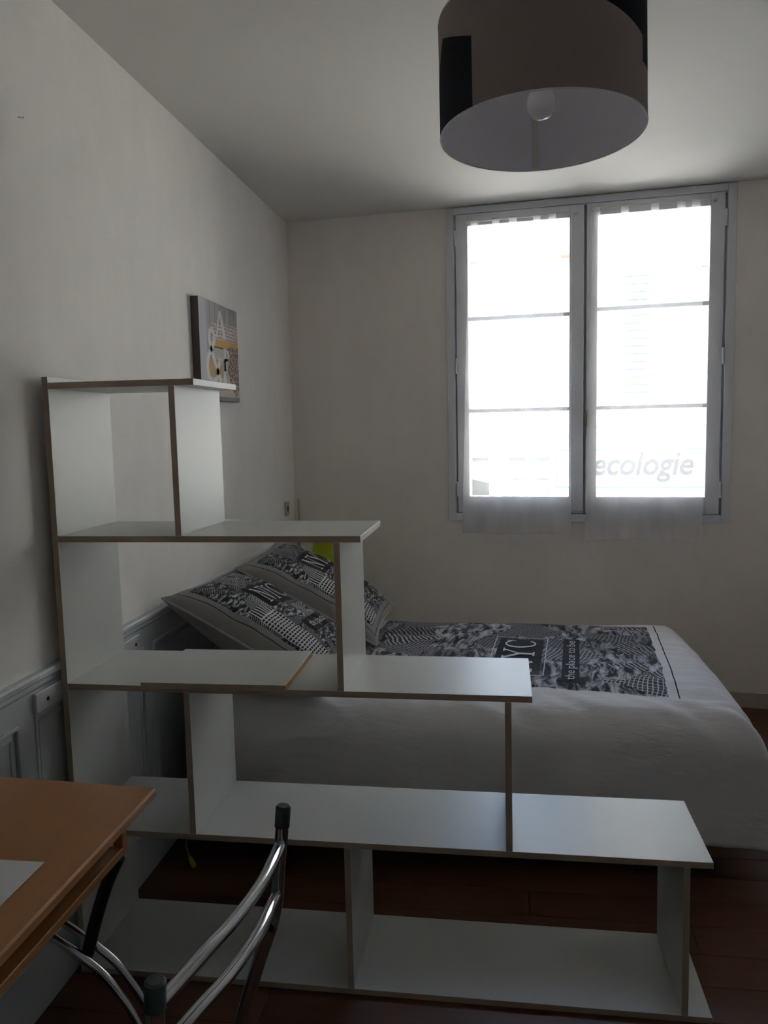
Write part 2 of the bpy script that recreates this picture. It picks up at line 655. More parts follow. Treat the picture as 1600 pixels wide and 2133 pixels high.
def nyc_polys():
    """slab-serif N Y C, total width about 2.6"""
    o = []
    s = 0.075
    o += [bar((0.12, 0), (0.12, 1), 0.07), bar((0.72, 0), (0.72, 1), 0.07), bar((0.12, 1), (0.70, 0.0), 0.13)]
    for (x, y) in ((0.12, 0), (0.12, 1), (0.72, 1)):
        o.append(bar((x - 0.13, y), (x + 0.13, y), s * 0.8))
    letters = [o]
    o = []
    x0 = 0.95
    o += [bar((x0 + 0.05, 1), (x0 + 0.36, 0.48), 0.12), bar((x0 + 0.68, 1), (x0 + 0.36, 0.48), 0.07), bar((x0 + 0.36, 0), (x0 + 0.36, 0.52), 0.11)]
    for (x, y) in ((0.06, 1), (0.66, 1), (0.36, 0)):
        o.append(bar((x0 + x - 0.14, y), (x0 + x + 0.14, y), s * 0.8))
    letters.append(o)
    o = []
    x0 = 1.78
    o += arc_poly((x0 + 0.42, 0.5), 0.42, 0.53, math.radians(42), math.radians(318), 0.075, 28, 0.05)
    o.append(bar((x0 + 0.73, 0.68), (x0 + 0.73, 1.0), 0.055))
    letters.append(o)
    return letters


def text_polys(s, shear=0.0, offset=0.0):
    cu = bpy.data.curves.new('tmp_text', 'FONT')
    cu.body = s
    cu.size = 1.0
    cu.shear = shear
    cu.offset = offset
    cu.resolution_u = 3
    o = bpy.data.objects.new('tmp_text', cu)
    COL.objects.link(o)
    dg = bpy.context.evaluated_depsgraph_get()
    dg.update()
    me = bpy.data.meshes.new_from_object(o.evaluated_get(dg))
    polys = [[(me.vertices[i].co.x, me.vertices[i].co.y) for i in p.vertices] for p in me.polygons]
    bpy.data.objects.remove(o)
    bpy.data.curves.remove(cu)
    bpy.data.meshes.remove(me)
    xs = [p[0] for q in polys for p in q]
    return polys, min(xs), max(xs)


def lay_letters(polys, fn, name, mat, parent, local=False):
    mb = MB()
    for q in polys:
        vs = [fn(*p) for p in q]
        mb.add(vs, [tuple(range(len(vs)))])
    return mb.build(name, mat, parent, local)


# ================================================================== THE ROOM
def struct(o):
    o['kind'] = 'structure'
    return o


# floor: sub-floor with individual laminate planks
fl = MB().box(-0.35, XR + 0.3, YR - 0.3, 5.05, -0.20, -0.012).build('floor', 'floor_joint')
struct(fl)
PW, PL = 0.135, 1.29
pm = MB().box(0.0008, PL - 0.0008, 0.0008, PW - 0.0008, -0.0115, 0.0)
base_plank = pm.build('plank', 'floor_wood', fl, bevel=0.0012)
first = True
row = 0
y = 0.9
while y < 4.75:
    off = -((row * 0.47) % PL)
    x = WL + off
    while x < XR:
        lim = (BD - y) / math.tan(-PHI)
        if x < lim + 0.3 and x + PL > -0.05:
            o = base_plank if first else base_plank.copy()
            if not first:
                COL.objects.link(o)
            o.location = (x, y, 0)
            first = False
        x += PL
    y += PW
    row += 1
MB().box(WL, XR, YR, 0.9, -0.0115, 0.0).build('plank', 'floor_wood', fl)

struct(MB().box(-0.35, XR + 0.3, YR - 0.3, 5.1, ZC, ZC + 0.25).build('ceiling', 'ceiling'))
wl = struct(MB().box(-0.35, WL, YR - 0.3, 5.1, -0.2, ZC + 0.1).build('wall_left', 'wall'))
struct(MB().box(XR, XR + 0.3, YR - 0.3, 5.1, -0.2, ZC + 0.1).build('wall_right', 'wall'))
struct(MB().box(-0.35, XR + 0.3, YR - 0.3, YR, -0.2, ZC + 0.1).build('wall_rear', 'wall'))
# window wall with its opening
WX0, WX1, WZ0, WZ1 = 0.945, 2.345, 1.0, 2.630
wb = MB()
wb.box(-0.5, WX0, 0, 0.36, -0.2, ZC + 0.2)
wb.box(WX1, 3.5, 0, 0.36, -0.2, ZC + 0.2)
wb.box(WX0, WX1, 0, 0.36, -0.2, WZ0)
wb.box(WX0, WX1, 0, 0.36, WZ1, ZC + 0.2)
wbo = wb.build('wall_back', 'wall_window')
wbo.matrix_world = BW
struct(wbo)
bbo = MB().box(0.0, 3.2, -0.014, 0.0, 0.0, 0.085).build('baseboard_back', 'plastic_cream', bevel=0.003)
bbo.matrix_world = BW
struct(bbo)

# wainscot of the left wall: chair rail, stiles, rails, recessed panels (parts of the wall)
RZ = 0.887
rail = MB()
prof = [(WL, RZ), (0.006, RZ), (0.011, RZ - 0.006), (0.011, RZ - 0.016), (0.004, RZ - 0.022), (0.004, RZ - 0.034), (-0.002, RZ - 0.042), (WL, RZ - 0.042)]
n = len(prof)
rail.add([(p[0], YR, p[1]) for p in prof] + [(p[0], 4.66, p[1]) for p in prof],
         [(i, (i + 1) % n, n + (i + 1) % n, n + i) for i in range(n)] + [tuple(range(n)), tuple(range(2 * n - 1, n - 1, -1))])
rail.build('chair_rail', 'wainscot', wl)
MB().box(WL, -0.003, YR, 4.66, RZ - 0.105, RZ - 0.042).build('wainscot_rail', 'wainscot', wl)
MB().box(WL, -0.003, YR, 4.66, 0.0, 0.16).build('wainscot_rail', 'wainscot', wl)
ys = [-1.0, -0.3, 0.4, 1.1, 1.80, 2.52, 3.24, 3.96, 4.60]
for yy in ys:
    MB().box(WL, -0.003, yy, yy + 0.07, 0.16, RZ - 0.105).build('stile', 'wainscot', wl)
for a, b_ in zip(ys[:-1], ys[1:]):
    y0, y1, z0, z1 = a + 0.07, b_, 0.16, RZ - 0.105
    p = MB().box(WL, -0.0085, y0, y1, z0, z1).build('panel', 'wainscot', wl)
    mo = MB()
    for k, (d, h) in enumerate(((0.0, 0.002), (0.022, -0.0045))):
        w = 0.010
        for (ya, yb, za, zb) in ((y0 + d, y1 - d, z1 - d - w, z1 - d), (y0 + d, y1 - d, z0 + d, z0 + d + w), (y0 + d, y0 + d + w, z0 + d + w, z1 - d - w), (y1 - d - w, y1 - d, z0 + d + w, z1 - d - w)):
            mo.box(-0.0085, h, ya, yb, za, zb)
    mo.build('moulding', 'wainscot', p, bevel=0.0015)

# cleat board fixed under the chair rail behind the shelf
cl = thing('cleat_board', 'white painted wooden cleat board screwed under the chair rail behind the shelf', 'board', T(0.0, 2.17, 0.80))
MB().box(-0.003, 0.0085, 1.868, 2.478, 0.786, 0.838).build('board', 'wainscot', cl, bevel=0.002)
for yy in (1.92, 2.445):
    MB().tube([(0.008, yy, 0.811), (0.0105, yy, 0.811)], 0.0055, 10).build('screw', 'screw', cl)

# small electrical things near the corner
so = thing('socket_plate', 'small cream wall socket plate on the left wall by the corner', 'socket', T(WL, 4.45, 1.05))
MB().box(WL, 0.0, 4.415, 4.485, 1.01, 1.09).build('plate', 'plastic_cream', so, bevel=0.004)
MB().tube([(0.0, 4.45, 1.05), (0.001, 4.45, 1.05)], 0.018, 16).build('outlet', 'screw', so)
ct = MB().box(0.0, 0.012, -0.012, 0.0, 0.09, 1.09).build('cable_trunking', 'plastic_cream', bevel=0.002)
ct.matrix_world = BW @ T(0.008, 0, 0)
tag(ct, 'thin cream cable trunking running up the corner from the socket height', 'trunking')
nk = MB().tube([(WL, 1.989, 2.292), (-0.006, 1.989, 2.2915), (0.000, 1.991, 2.289), (0.0005, 1.993, 2.294)], 0.0011, 6).build('wall_nail', 'brass', smooth=True)
tag(nk, 'tiny bent dark nail high on the bare left wall', 'nail')

# ================================================================== WINDOW
win = thing('window_1', 'grey painted double casement window', None, BW, kind='structure')
fr = MB()
FX0, FX1, FZ0, FZ1 = 0.912, 2.372, 0.971, 2.658
fw = 0.042
for (a, b_, c, d) in ((FX0, FX0 + fw, FZ0, FZ1), (FX1 - fw, FX1, FZ0, FZ1), (FX0 + fw, FX1 - fw, FZ0, FZ0 + fw), (FX0 + fw, FX1 - fw, FZ1 - 0.034, FZ1)):
    fr.box(a, b_, -0.018, 0.0, c, d)
for (a, b_, c, d) in ((WX0, WX0 + 0.012, WZ0, WZ1), (WX1 - 0.012, WX1, WZ0, WZ1), (WX0, WX1, WZ0, WZ0 + 0.012), (WX0, WX1, WZ1 - 0.012, WZ1)):
    fr.box(a, b_, 0.0, 0.09, c, d)
for (a, b_, c, d) in ((WX0, 0.988, WZ0, WZ1), (2.298, WX1, WZ0, WZ1), (0.988, 2.298, WZ0, 1.040), (0.988, 2.298, 2.600, WZ1)):
    fr.box(a, b_, 0.036, 0.088, c, d)
frame = fr.build('window_frame', 'frame_grey', win, local=True, bevel=0.002)


def sash(x0, x1, gx0, gx1, hinge_left, muntins):
    z0, z1, gz0, gz1 = 1.018, 2.622, 1.105, 2.560
    mb = MB()
    ya, yb = -0.012, 0.034
    mb.box(x0, gx0, ya, yb, z0, z1)
    mb.box(gx1, x1, ya, yb, z0, z1)
    mb.box(gx0, gx1, ya, yb, z0, gz0)
    mb.box(gx0, gx1, ya, yb, gz1, z1)
    s = mb.build('sash', 'frame_grey', win, local=True, bevel=0.002)
    lv = [gz0] + [m for m in muntins] + [gz1]
    for mz in muntins:
        MB().box(gx0, gx1, 0.004, 0.030, mz - 0.0105, mz + 0.0105).build('muntin', 'frame_grey', s, local=True, bevel=0.002)
    for a, b_ in zip(lv[:-1], lv[1:]):
        MB().box(gx0 - 0.004, gx1 + 0.004, 0.018, 0.021, a, b_).build('glass_pane', 'glass', s, local=True)
    hx = x0 - 0.004 if hinge_left else x1 + 0.004
    for hz in (2.496, 1.821, 1.146):
        MB().tube([(hx, -0.020, hz - 0.043), (hx, -0.020, hz - 0.04), (hx, -0.020, hz + 0.04), (hx, -0.020, hz + 0.043)], [0.003, 0.0065, 0.0065, 0.003], 12).build('hinge', 'frame_grey', s, local=True, smooth=True)
    return s


sL = sash(0.966, 1.639, 1.030, 1.565, True, (1.576, 2.072))
sR = sash(1.652, 2.318, 1.708, 2.250, False, (1.576, 2.088))
# overlapping cover strip of the meeting stile and the small brass handle plate
MB().box(1.575, 1.6385, -0.020, -0.012, 1.03, 2.615).build('cover_strip', 'frame_grey', sL, local=True, bevel=0.002)
MB().box(1.610, 1.680, 0.0345, 0.046, 1.03, 2.61).build('astragal', 'frame_grey', sR, local=True, bevel=0.002)
hb = MB().box(1.654, 1.668, -0.018, -0.012, 1.478, 1.566)
hb.tube([(1.661, -0.016, 1.53), (1.661, -0.045, 1.53)], 0.006, 10)
hb.tube([(1.661, -0.043, 1.540), (1.661, -0.045, 1.49)], [0.007, 0.006], 10)
hb.build('handle', 'brass', sR, local=True, bevel=0.001)

# curtains: rods, tab-top sheers
for (rx0, rx1, rz, t0, t1, b0, b1, zt, zb, seed, tabs, label, rl) in (
        (1.012, 1.606, 2.578, 1.045, 1.512, 0.998, 1.582, 2.532, 0.906, 1.0, (1.070, 1.185, 1.275, 1.400, 1.478), 'sheer white tab-top curtain on the casement without the handle, reaching below the sill', 'thin white curtain rod on the casement without the handle'),
        (1.672, 2.280, 2.588, 1.682, 2.205, 1.652, 2.236, 2.535, 0.886, 5.0, (1.700, 1.840, 1.985, 2.110, 2.180), 'sheer white tab-top curtain hanging before the shop sign, longer of the two', 'thin white curtain rod on the casement with the handle')):
    rod = thing('curtain_rod', rl, 'curtain rod', BW @ T(rx0, -0.032, rz), group='window curtain rods')
    mb = MB().tube([(0, 0, 0), (rx1 - rx0, 0, 0)], 0.0045, 10)
    mb.build('rod', 'plastic_white', rod, local=True, smooth=True)
    for hx in (0.012, rx1 - rx0 - 0.012):
        MB().box(hx - 0.006, hx + 0.006, -0.003, 0.020, -0.008, 0.006).build('bracket', 'plastic_white', rod, local=True)
    cu = thing('sheer_curtain', label, 'curtain', BW @ T(t0, -0.034, zb), group='sheer window curtains')

    def pos(u, v, t0=t0, t1=t1, b0=b0, b1=b1, zt=zt, zb=zb, seed=seed, tabs=tabs):
        # v: 0 bottom .. 1 top
        e = (1 - v) ** 0.8
        x = (t0 + (t1 - t0) * u) * (1 - e) + (b0 + (b1 - b0) * u) * e
        x += 0.006 * noise.noise((u * 5 + seed, v * 3, 0)) * (0.3 + e)
        yy = -0.040 + 0.011 * math.sin(u * 26 + 1.2 * math.sin(v * 2.2 + seed) + seed) * (0.35 + 0.65 * e) + 0.010 * noise.noise((u * 3.5, v * 2.0, seed)) - 0.036 * e
        xt = t0 + (t1 - t0) * u
        near = min(abs(xt - q) for q in tabs)
        sag = 0.022 * min(1.0, near / 0.05) ** 1.5
        z = zb + (zt - sag - zb) * v + 0.004 * math.sin(u * 9 + seed) * (1 - v)
        return (x - t0, yy + 0.034, z - zb)

    MB().grid(pos, 90, 60).build('panel', 'sheer', cu, local=True, smooth=True, angle=180)

    def hem(u, v):
        p = pos(u, v * 0.030)
        return (p[0], p[1] - 0.0015, p[2])

    MB().grid(hem, 90, 2).build('hem', 'sheer', cu, local=True, smooth=True, angle=180)

    def tophem(u, v):
        p = pos(u, 1 - v * 0.028)
        return (p[0], p[1] - 0.0015, p[2])

    MB().grid(tophem, 90, 2).build('top_hem', 'sheer', cu, local=True, smooth=True, angle=180)
    for q in tabs:
        lo = MB()
        path = [(-0.008, zt - 0.03), (-0.0075, rz - 0.004), (-0.005, rz + 0.0045), (0.0, rz + 0.0065), (0.005, rz + 0.0045), (0.0065, rz - 0.004), (0.004, zt - 0.03)]
        vs_, fs_ = [], []
        for (dy, z) in path:
            vs_ += [(q - 0.019 - t0, dy + 0.002, z - zb), (q + 0.019 - t0, dy + 0.002, z - zb)]
        for k in range(len(path) - 1):
            fs_.append((2 * k, 2 * k + 1, 2 * k + 3, 2 * k + 2))
        lo.add(vs_, fs_)
        lo.build('tab', 'sheer', cu, local=True, smooth=True, angle=180)
    # small care label near the top
    u0 = 0.18
    p = pos(u0, 0.968)
    MB().box(p[0] - 0.012, p[0] + 0.012, p[1] - 0.003, p[1] - 0.0022, p[2] - 0.012, p[2] + 0.008).build('care_label', 'sheer', cu, local=True)

# ================================================================== OUTSIDE
st = MB().box(-14, 18, 0.40, 9.5, -4.2, -4.0).build('ground', 'street')
st.matrix_world = BW
struct(st)


def facade_window(parent, x0, x1, z0, z1, yf, shutters=None, glassmat='dark_glass'):
    w = MB()
    t = 0.09
    for (a, b_, c, d) in ((x0 - t, x0, z0 - t, z1 + t), (x1, x1 + t, z0 - t, z1 + t), (x0, x1, z0 - t, z0), (x0, x1, z1, z1 + t)):
        w.box(a, b_, yf - 0.06, yf, c, d)
    xm = (x0 + x1) / 2
    w.box(xm - 0.03, xm + 0.03, yf - 0.035, yf, z0, z1)
    for k in (1, 2):
        zz = z0 + (z1 - z0) * k / 3
        w.box(x0, x1, yf - 0.03, yf, zz - 0.02, zz + 0.02)
    wo = w.build('window', 'sign_white', parent, local=True)
    MB().box(x0, x1, yf - 0.012, yf, z0, z1).build('pane', glassmat, wo, local=True)
    if shutters:
        for sx in shutters:
            s = MB()
            s.box(sx, sx + 0.42, yf - 0.04, yf - 0.02, z0 - 0.05, z1 + 0.05)
            nn = 16
            for k in range(nn):
                zz = z0 + (z1 - z0) * (k + 0.5) / nn
                s.box(sx + 0.04, sx + 0.38, yf - 0.055, yf - 0.04, zz - 0.022, zz + 0.012)
            s.build('shutter', 'shutter_blue', parent, local=True)


bA = thing('building', 'lower grey rendered house across the street with a stone cornice', 'building', BW @ T(0, 8.0, -4.0))
MB().box(-12, 1.42, 0, 4, 0, 7.9).build('wall', 'facade_grey', bA, local=True)
MB().box(-12, 1.42, -0.10, 0, 5.20, 5.36).build('cornice', 'facade_stone', bA, local=True)
MB().box(-12, 1.42, -0.25, 4, 7.9, 8.05).build('roof_edge', 'roof_tile', bA, local=True)
for wx in (-3.4, -1.35, 0.30):
    facade_window(bA, wx, wx + 0.75, 5.75, 7.4, 0.0)
for wx in (-2.6, -0.55, 0.35):
    facade_window(bA, wx, wx + 0.6, 4.1, 5.0, 0.0)
aw = MB()
aw.add([(-0.40, 0, 4.86), (0.22, 0, 4.72), (0.22, -0.5, 4.62), (-0.40, -0.5, 4.76), (-0.40, 0, 4.90), (0.22, 0, 4.76), (0.22, -0.5, 4.66), (-0.40, -0.5, 4.80)],
       [(0, 1, 2, 3), (7, 6, 5, 4), (0, 4, 5, 1), (1, 5, 6, 2), (2, 6, 7, 3), (3, 7, 4, 0)])
aw.build('canopy', 'sign_white', bA, local=True)
bB = thing('building', 'taller pale sunlit house across the street with shuttered windows and a shop sign', 'building', BW @ T(0, 8.0, -4.0))
MB().box(1.42, 14, 0, 4, 0, 10.6).build('wall', 'facade_cream', bB, local=True)
MB().box(1.42, 14, -0.12, 0, 5.32, 5.46).build('cornice', 'facade_stone', bB, local=True)
MB().box(1.40, 14, -0.25, 4, 10.6, 10.78).build('roof_edge', 'roof_tile', bB, local=True)
for wx in (2.45, 5.2, 8.0):
    facade_window(bB, wx, wx + 0.9, 5.9, 7.65, 0.0, (wx - 0.48, wx + 0.96))
    facade_window(bB, wx, wx + 0.9, 8.4, 10.0, 0.0, (wx - 0.48, wx + 0.96))
sg = thing('shop_sign', 'white shop sign with thin green border and grey italic lettering across the street', 'sign', BW @ T(0, 8.0, 0.0))
MB().box(1.02, 4.2, -0.10, -0.06, 0.50, 1.13).build('panel', 'sign_white', sg, local=True)
MB().box(1.30, 3.9, -0.06, 0.0, 0.6, 1.0).build('mount', 'sign_white', sg, local=True)
bd = MB()
bd.box(1.05, 4.17, -0.106, -0.10, 1.085, 1.11)
bd.box(1.05, 4.17, -0.106, -0.10, 0.535, 0.56)
bd.box(1.05, 1.075, -0.106, -0.10, 0.56, 1.085)
bd.box(4.145, 4.17, -0.106, -0.10, 0.56, 1.085)
bd.build('border', 'sign_green', sg, local=True)
polys, mx0, mx1 = text_polys('ecologie', shear=0.22, offset=0.026)
W_ = 1.40
k = W_ / (mx1 - mx0)
lay_letters(polys, lambda x, y: (1.585 + (x - mx0) * k, -0.104, 0.735 + y * k * 1.12), 'lettering', 'sign_grey', sg, local=True)

# ================================================================== SHELF UNIT
SX, SY, SYAW, SHX = 0.0150, 1.986, -0.006, -0.0045
t, dp = 0.0165, 0.333
E1, E2, E3, E4, E5 = 0.411, 0.8275, 1.248, 1.682, 1.686
Z1, Z2, Z3, Z4 = 1.631, 1.230, 0.830, 0.424
sh = thing('step_shelf', 'white stepped shelf unit with open cubes standing between desk and bed', 'shelf', T(SX, SY, 0, SYAW))


def board(name, x0, x1, z0, z1, y0=0.0, y1=dp):
    mb = MB().box(x0, x1, y0, y1, z0, z1, 0, {'front': 1})
    mb.v = [(p[0] + SHX * p[2], p[1], p[2]) for p in mb.v]
    return mb.build(name, ['white_board', 'edge_band'], sh, local=True, bevel=0.0006)


board('upright', 0, t, t, Z1 + 0.0155)
for (e, z) in ((E1, Z1), (E2, Z2), (E3, Z3), (E4, Z4)):
    board('shelf_board', t, e, z - t, z)
board('base_board', 0, E5, 0, t)
for (x, za, zb) in ((0.343, Z2, Z1 - t), (0.758, Z3, Z2 - t), (0.342, Z4, Z3 - t), (1.180, Z4, Z3 - t), (0.761, t, Z4 - t), (1.6115, t, Z4 - t)):
    board('divider', x, x + t, za, zb)
lb = thing('loose_board', 'loose white board with a raw chipboard end lying on the stepped shelf', 'board', T(0.44, 2.128, Z3, 0.012))
MB().box(-0.196, 0.194, -0.163, 0.158, 0.0004, 0.0160, 0, {'front': 1, 'right': 2}).build('panel', ['white_board', 'edge_band', 'chipboard'], lb, local=True, bevel=0.0006)

# ================================================================== BED
bed = thing('bed', 'low double bed with dark base standing against the left wall', 'bed', T(1.0, 3.29, 0))
MB().box(0.05, 1.95, 2.72, 3.87, 0.10, 0.24).build('base', 'dark_base', bed, bevel=0.01)
MB().box(0.04, 1.96, 2.70, 3.89, 0.24, 0.50).build('mattress', 'mattress_ticking', bed, bevel=0.04)
for (x, y) in ((0.15, 2.80), (1.85, 2.80), (0.15, 3.78), (1.85, 3.78)):
    MB().tube([(x, y, 0), (x, y, 0.10)], [0.022, 0.028], 12).build('leg', 'black_metal', bed)

DX0, DX1, DY0, DY1, DZ = 0.09, 2.03, 2.615, 3.955, 0.565
RAD = 0.13


def profile(s, length, drop):
    """distance along cloth -> (horizontal, down); s runs 0..length on top, then falls over a rounded edge"""
    flat = length - RAD
    if s <= flat:
        return s, 0.0
    q = s - flat
    arc = RAD * math.pi / 2
    if q < arc:
        a = q / RAD
        return flat + RAD * math.sin(a), RAD * (1 - math.cos(a))
    q -= arc
    return flat + RAD + 0.02 * (q / 0.4), RAD + q


def top_wave(x, y):
    e = 0.010 * noise.noise((x * 2.3, y * 3.1, 1.3)) + 0.005 * noise.noise((x * 5.5, y * 9.0, 4.2))
    ef = max(0.0, min(1.0, (x - 1.55) / 0.4))
    e += 0.009 * ef * noise.noise((x * 2.5, y * 22.0, 8.0))
    en = max(0.0, min(1.0, (2.95 - y) / 0.3))
    e += 0.016 * en * noise.noise((x * 11.0 + y * 12.0, y * 4.0, 3.0))
    # the bedding swells a little towards the middle
    e += 0.018 * math.sin(max(0, min(1, (y - DY0) / (DY1 - DY0))) * math.pi) - 0.012
    return e


MIDX, MIDY = 0.6, (DY0 + DY1) / 2
HALFX, HALFY = DX1 - MIDX, (DY1 - DY0) / 2
SXMAX = HALFX - RAD + RAD * math.pi / 2 + 0.26
SYMAX = HALFY - RAD + RAD * math.pi / 2 + 0.30


def duvet(u, v):
    sx = DX0 - MIDX + (SXMAX - (DX0 - MIDX)) * u
    sy = (v * 2 - 1) * SYMAX
    hx, dx = profile(abs(sx), HALFX, 1) if sx > 0 else (abs(sx), 0.0)
    hx = math.copysign(hx, sx)
    hy, dy = profile(abs(sy), HALFY, 1)
    hy = math.copysign(hy, sy)
    d = (dx ** 3 + dy ** 3) ** (1 / 3)
    x, y = MIDX + hx, MIDY + hy
    z = DZ - d + top_wave(x, y) * (1 if d < 0.1 else max(0.0, 1 - (d - 0.1) / 0.2))
    k = min(1.0, d / 0.25)
    y += math.copysign(1, hy) * k * (0.022 * noise.noise((x * 4.0, z * 1.3, 2.0)) + 0.008 * noise.noise((x * 11.0, z * 3, 6.0))) * (1 if dy > dx else 0.3)
    x += k * 0.02 * noise.noise((y * 4.0, z * 1.2, 9.0)) * (1 if dx > dy else 0.3)
    if z < 0.10:
        z = 0.10 - 0.02 * noise.noise((x * 3, y * 3, 0)) * 0
    return (x, y, z)


OX, OY = 1.757, 2.82
E2V = Vector((0.094, 0.9956))
E1V = Vector((-0.9956, 0.094))


def to_print(x, y):
    d = Vector((x - OX, y - OY))
    return d.dot(E2V), d.dot(E1V)


def from_print(p, q, lift=0.0025):
    w = Vector((OX, OY)) + E2V * p + E1V * q
    return (w.x, w.y, DZ + top_wave(w.x, w.y) + lift)


printed_cloth('duvet_print', (0.72, 0.71, 0.72), (0.0, 0.985, 0.0, 1.20),
              [(0.135, 0.63, 0.447, 0.632), (0.06, 0.665, 0.300, 0.366)], [], None, 1.0, 0.05,
              [(-0.01, 1.02, -0.036, -0.031)])
dv = thing('duvet', 'pale grey duvet with black and white city print spread over the bed', 'duvet', T(1.0, 3.29, 0.10))


def duv_uv(u, v):
    x, y, z = duvet(u, v)
    sx = DX0 - MIDX + (SXMAX - (DX0 - MIDX)) * u
    sy = (v * 2 - 1) * SYMAX
    return to_print(MIDX + sx, MIDY + sy)


cover = MB().grid(duvet, 150, 150, duv_uv).build('cover', 'duvet_print', dv, smooth=True, angle=180)
sm = cover.modifiers.new('thickness', 'SOLIDIFY')
sm.thickness = 0.012
sm.offset = -1
np_ = [cut(q) for q in nyc_polys()]
# NYC reads from the near side to the far side, letter tops towards the pillows
for q in np_:
    lay_letters(q, lambda x, y: from_print(0.165 + x * 0.168, 0.480 + y * 0.122), 'printed_letter', 'letter_white', cover)
WORDS = []          # (polygons of one word, its shift) of 'the place to be'
_x = 0.0
for wd in ('the', 'place', 'to', 'be'):
    wp, wa, wb_ = text_polys(wd)
    WORDS.append([[(px - wa + _x, py) for px, py in q] for q in wp])
    _x += wb_ - wa + 0.28
WORDS_W = _x - 0.28
k2 = 0.55 / WORDS_W
for wp in WORDS:
    lay_letters(wp, lambda x, y: from_print(0.085 + x * k2, 0.318 + y * 0.050), 'printed_word', 'letter_white', cover)
fl_ = []
for a, b_ in (((0.118, 0.432), (0.645, 0.432)), ((0.118, 0.648), (0.645, 0.648)), ((0.645, 0.432), (0.645, 0.648)), ((0.118, 0.432), (0.118, 0.648))):
    for k in range(6):
        p = Vector(a).lerp(Vector(b_), k / 6)
        q = Vector(a).lerp(Vector(b_), (k + 1) / 6)
        fl_.append(bar(p, q, 0.004))
lay_letters(fl_, lambda x, y: from_print(x, y), 'printed_frame', 'letter_white', cover)

# bolster under the pillows
bo = MB()
pts = []
rad = []
for k in range(25):
    tt = k / 24
    pts.append((0.195 + 0.01 * math.sin(tt * 5), 2.66 + 1.22 * tt, 0.640 + 0.003 * math.sin(tt * 9)))
    rad.append(0.055 * min(1.0, (0.02 + math.sin(math.pi * min(max(tt, 0.0), 1.0))) * 6) ** 0.5)
bo.tube(pts, rad, 20)
tag(bo.build('bolster', 'grey_cotton', smooth=True, angle=70), 'plain grey round bolster lying across the bed head under the pillows', 'bolster')

printed_cloth('pillow_print', (0.27, 0.255, 0.245), (0.10, 0.93, 0.07, 0.93),
              [(0.36, 0.80, 0.52, 0.74), (0.40, 0.95, 0.24, 0.35)],
              [(0.13, 0.33, -0.1, 0.50, 0.033, 0.020), (0.14, 0.33, 0.50, 0.58, 0.03, 0.5)], None, 1.7, 0.05,
              [(0.055, 0.060, 0.03, 0.97), (0.055, 0.97, 0.03, 0.035)])


def pillow(label, c, half_u, half_v, thick, slope, yaw, tilt, seed):
    """c: centre, u axis along +Y, v axis climbs the wall side"""
    U = Matrix.Rotation(yaw, 3, 'Z') @ Vector((0, math.cos(tilt), math.sin(tilt)))
    V0 = Matrix.Rotation(yaw, 3, 'Z') @ Vector((-math.cos(slope), 0, math.sin(slope)))
    V = (V0 - U * V0.dot(U)).normalized()
    Wn = U.cross(V)
    M = Matrix(((U.x, V.x, Wn.x, c[0]), (U.y, V.y, Wn.y, c[1]), (U.z, V.z, Wn.z, c[2]), (0, 0, 0, 1)))
    root = thing('pillow', label, 'pillow', M, group='city print pillows on the bed')

    def surf(a, b_, side, lift=0.0):
        # a, b in -1..1
        body = max(0.0, (1 - abs(a) ** 2.6)) * max(0.0, (1 - abs(b_) ** 2.6))
        h = thick * body ** 0.5
        wr = 0.010 * noise.noise((a * 2.2 + seed, b_ * 2.2, side)) + 0.005 * noise.noise((a * 6 + seed, b_ * 5, side * 2))
        h += wr * min(1.0, body * 3)
        x = half_u * a * (1 - 0.07 * (1 - b_ * b_) * a * a)
        y = half_v * b_ * (1 - 0.07 * (1 - a * a) * b_ * b_)
        return (x, y, side * (h + 0.003) + lift)

    mb = MB()
    mb.grid(lambda u, v: surf(u * 2 - 1, v * 2 - 1, 1), 48, 48, lambda u, v: (u, v))
    mb.grid(lambda u, v: surf(1 - u * 2, v * 2 - 1, -1), 48, 48)
    case = mb.build('case', 'pillow_print', root, local=True, smooth=True, angle=80)
    seam = []
    for k in range(33):
        seam.append(surf(-1, -1 + k / 16, 0))
    for k in range(1, 33):
        seam.append(surf(-1 + k / 16, 1, 0))
    for k in range(1, 33):
        seam.append(surf(1, 1 - k / 16, 0))
    for k in range(1, 33):
        seam.append(surf(1 - k / 16, -1, 0))
    MB().tube(seam, 0.0045, 8, caps=False).build('piping', 'grey_cotton', root, local=True, smooth=True)

    def on(u, v):
        return surf(u * 2 - 1, v * 2 - 1, 1, 0.004)

    for q in np_:
        lay_letters(q, lambda x, y: on(0.40 + x * 0.141, 0.555 + y * 0.145), 'printed_letter', 'letter_white', case, local=True)
    kk = 0.48 / WORDS_W
    for wp in WORDS:
        lay_letters(wp, lambda x, y: on(0.43 + x * kk, 0.272 + y * 0.075), 'printed_word', 'letter_white', case, local=True)
    return root


pillow('black and white city print pillow beside the green lamp, behind the other pillow', (0.375, 3.57, 0.765), 0.325, 0.335, 0.10, math.radians(29), 0.02, 0.02, 3.0)
pillow('black and white city print pillow with one corner raised above the chair rail', (0.325, 2.925, 0.752), 0.320, 0.325, 0.10, math.radians(29), -0.05, -0.05, 9.0)

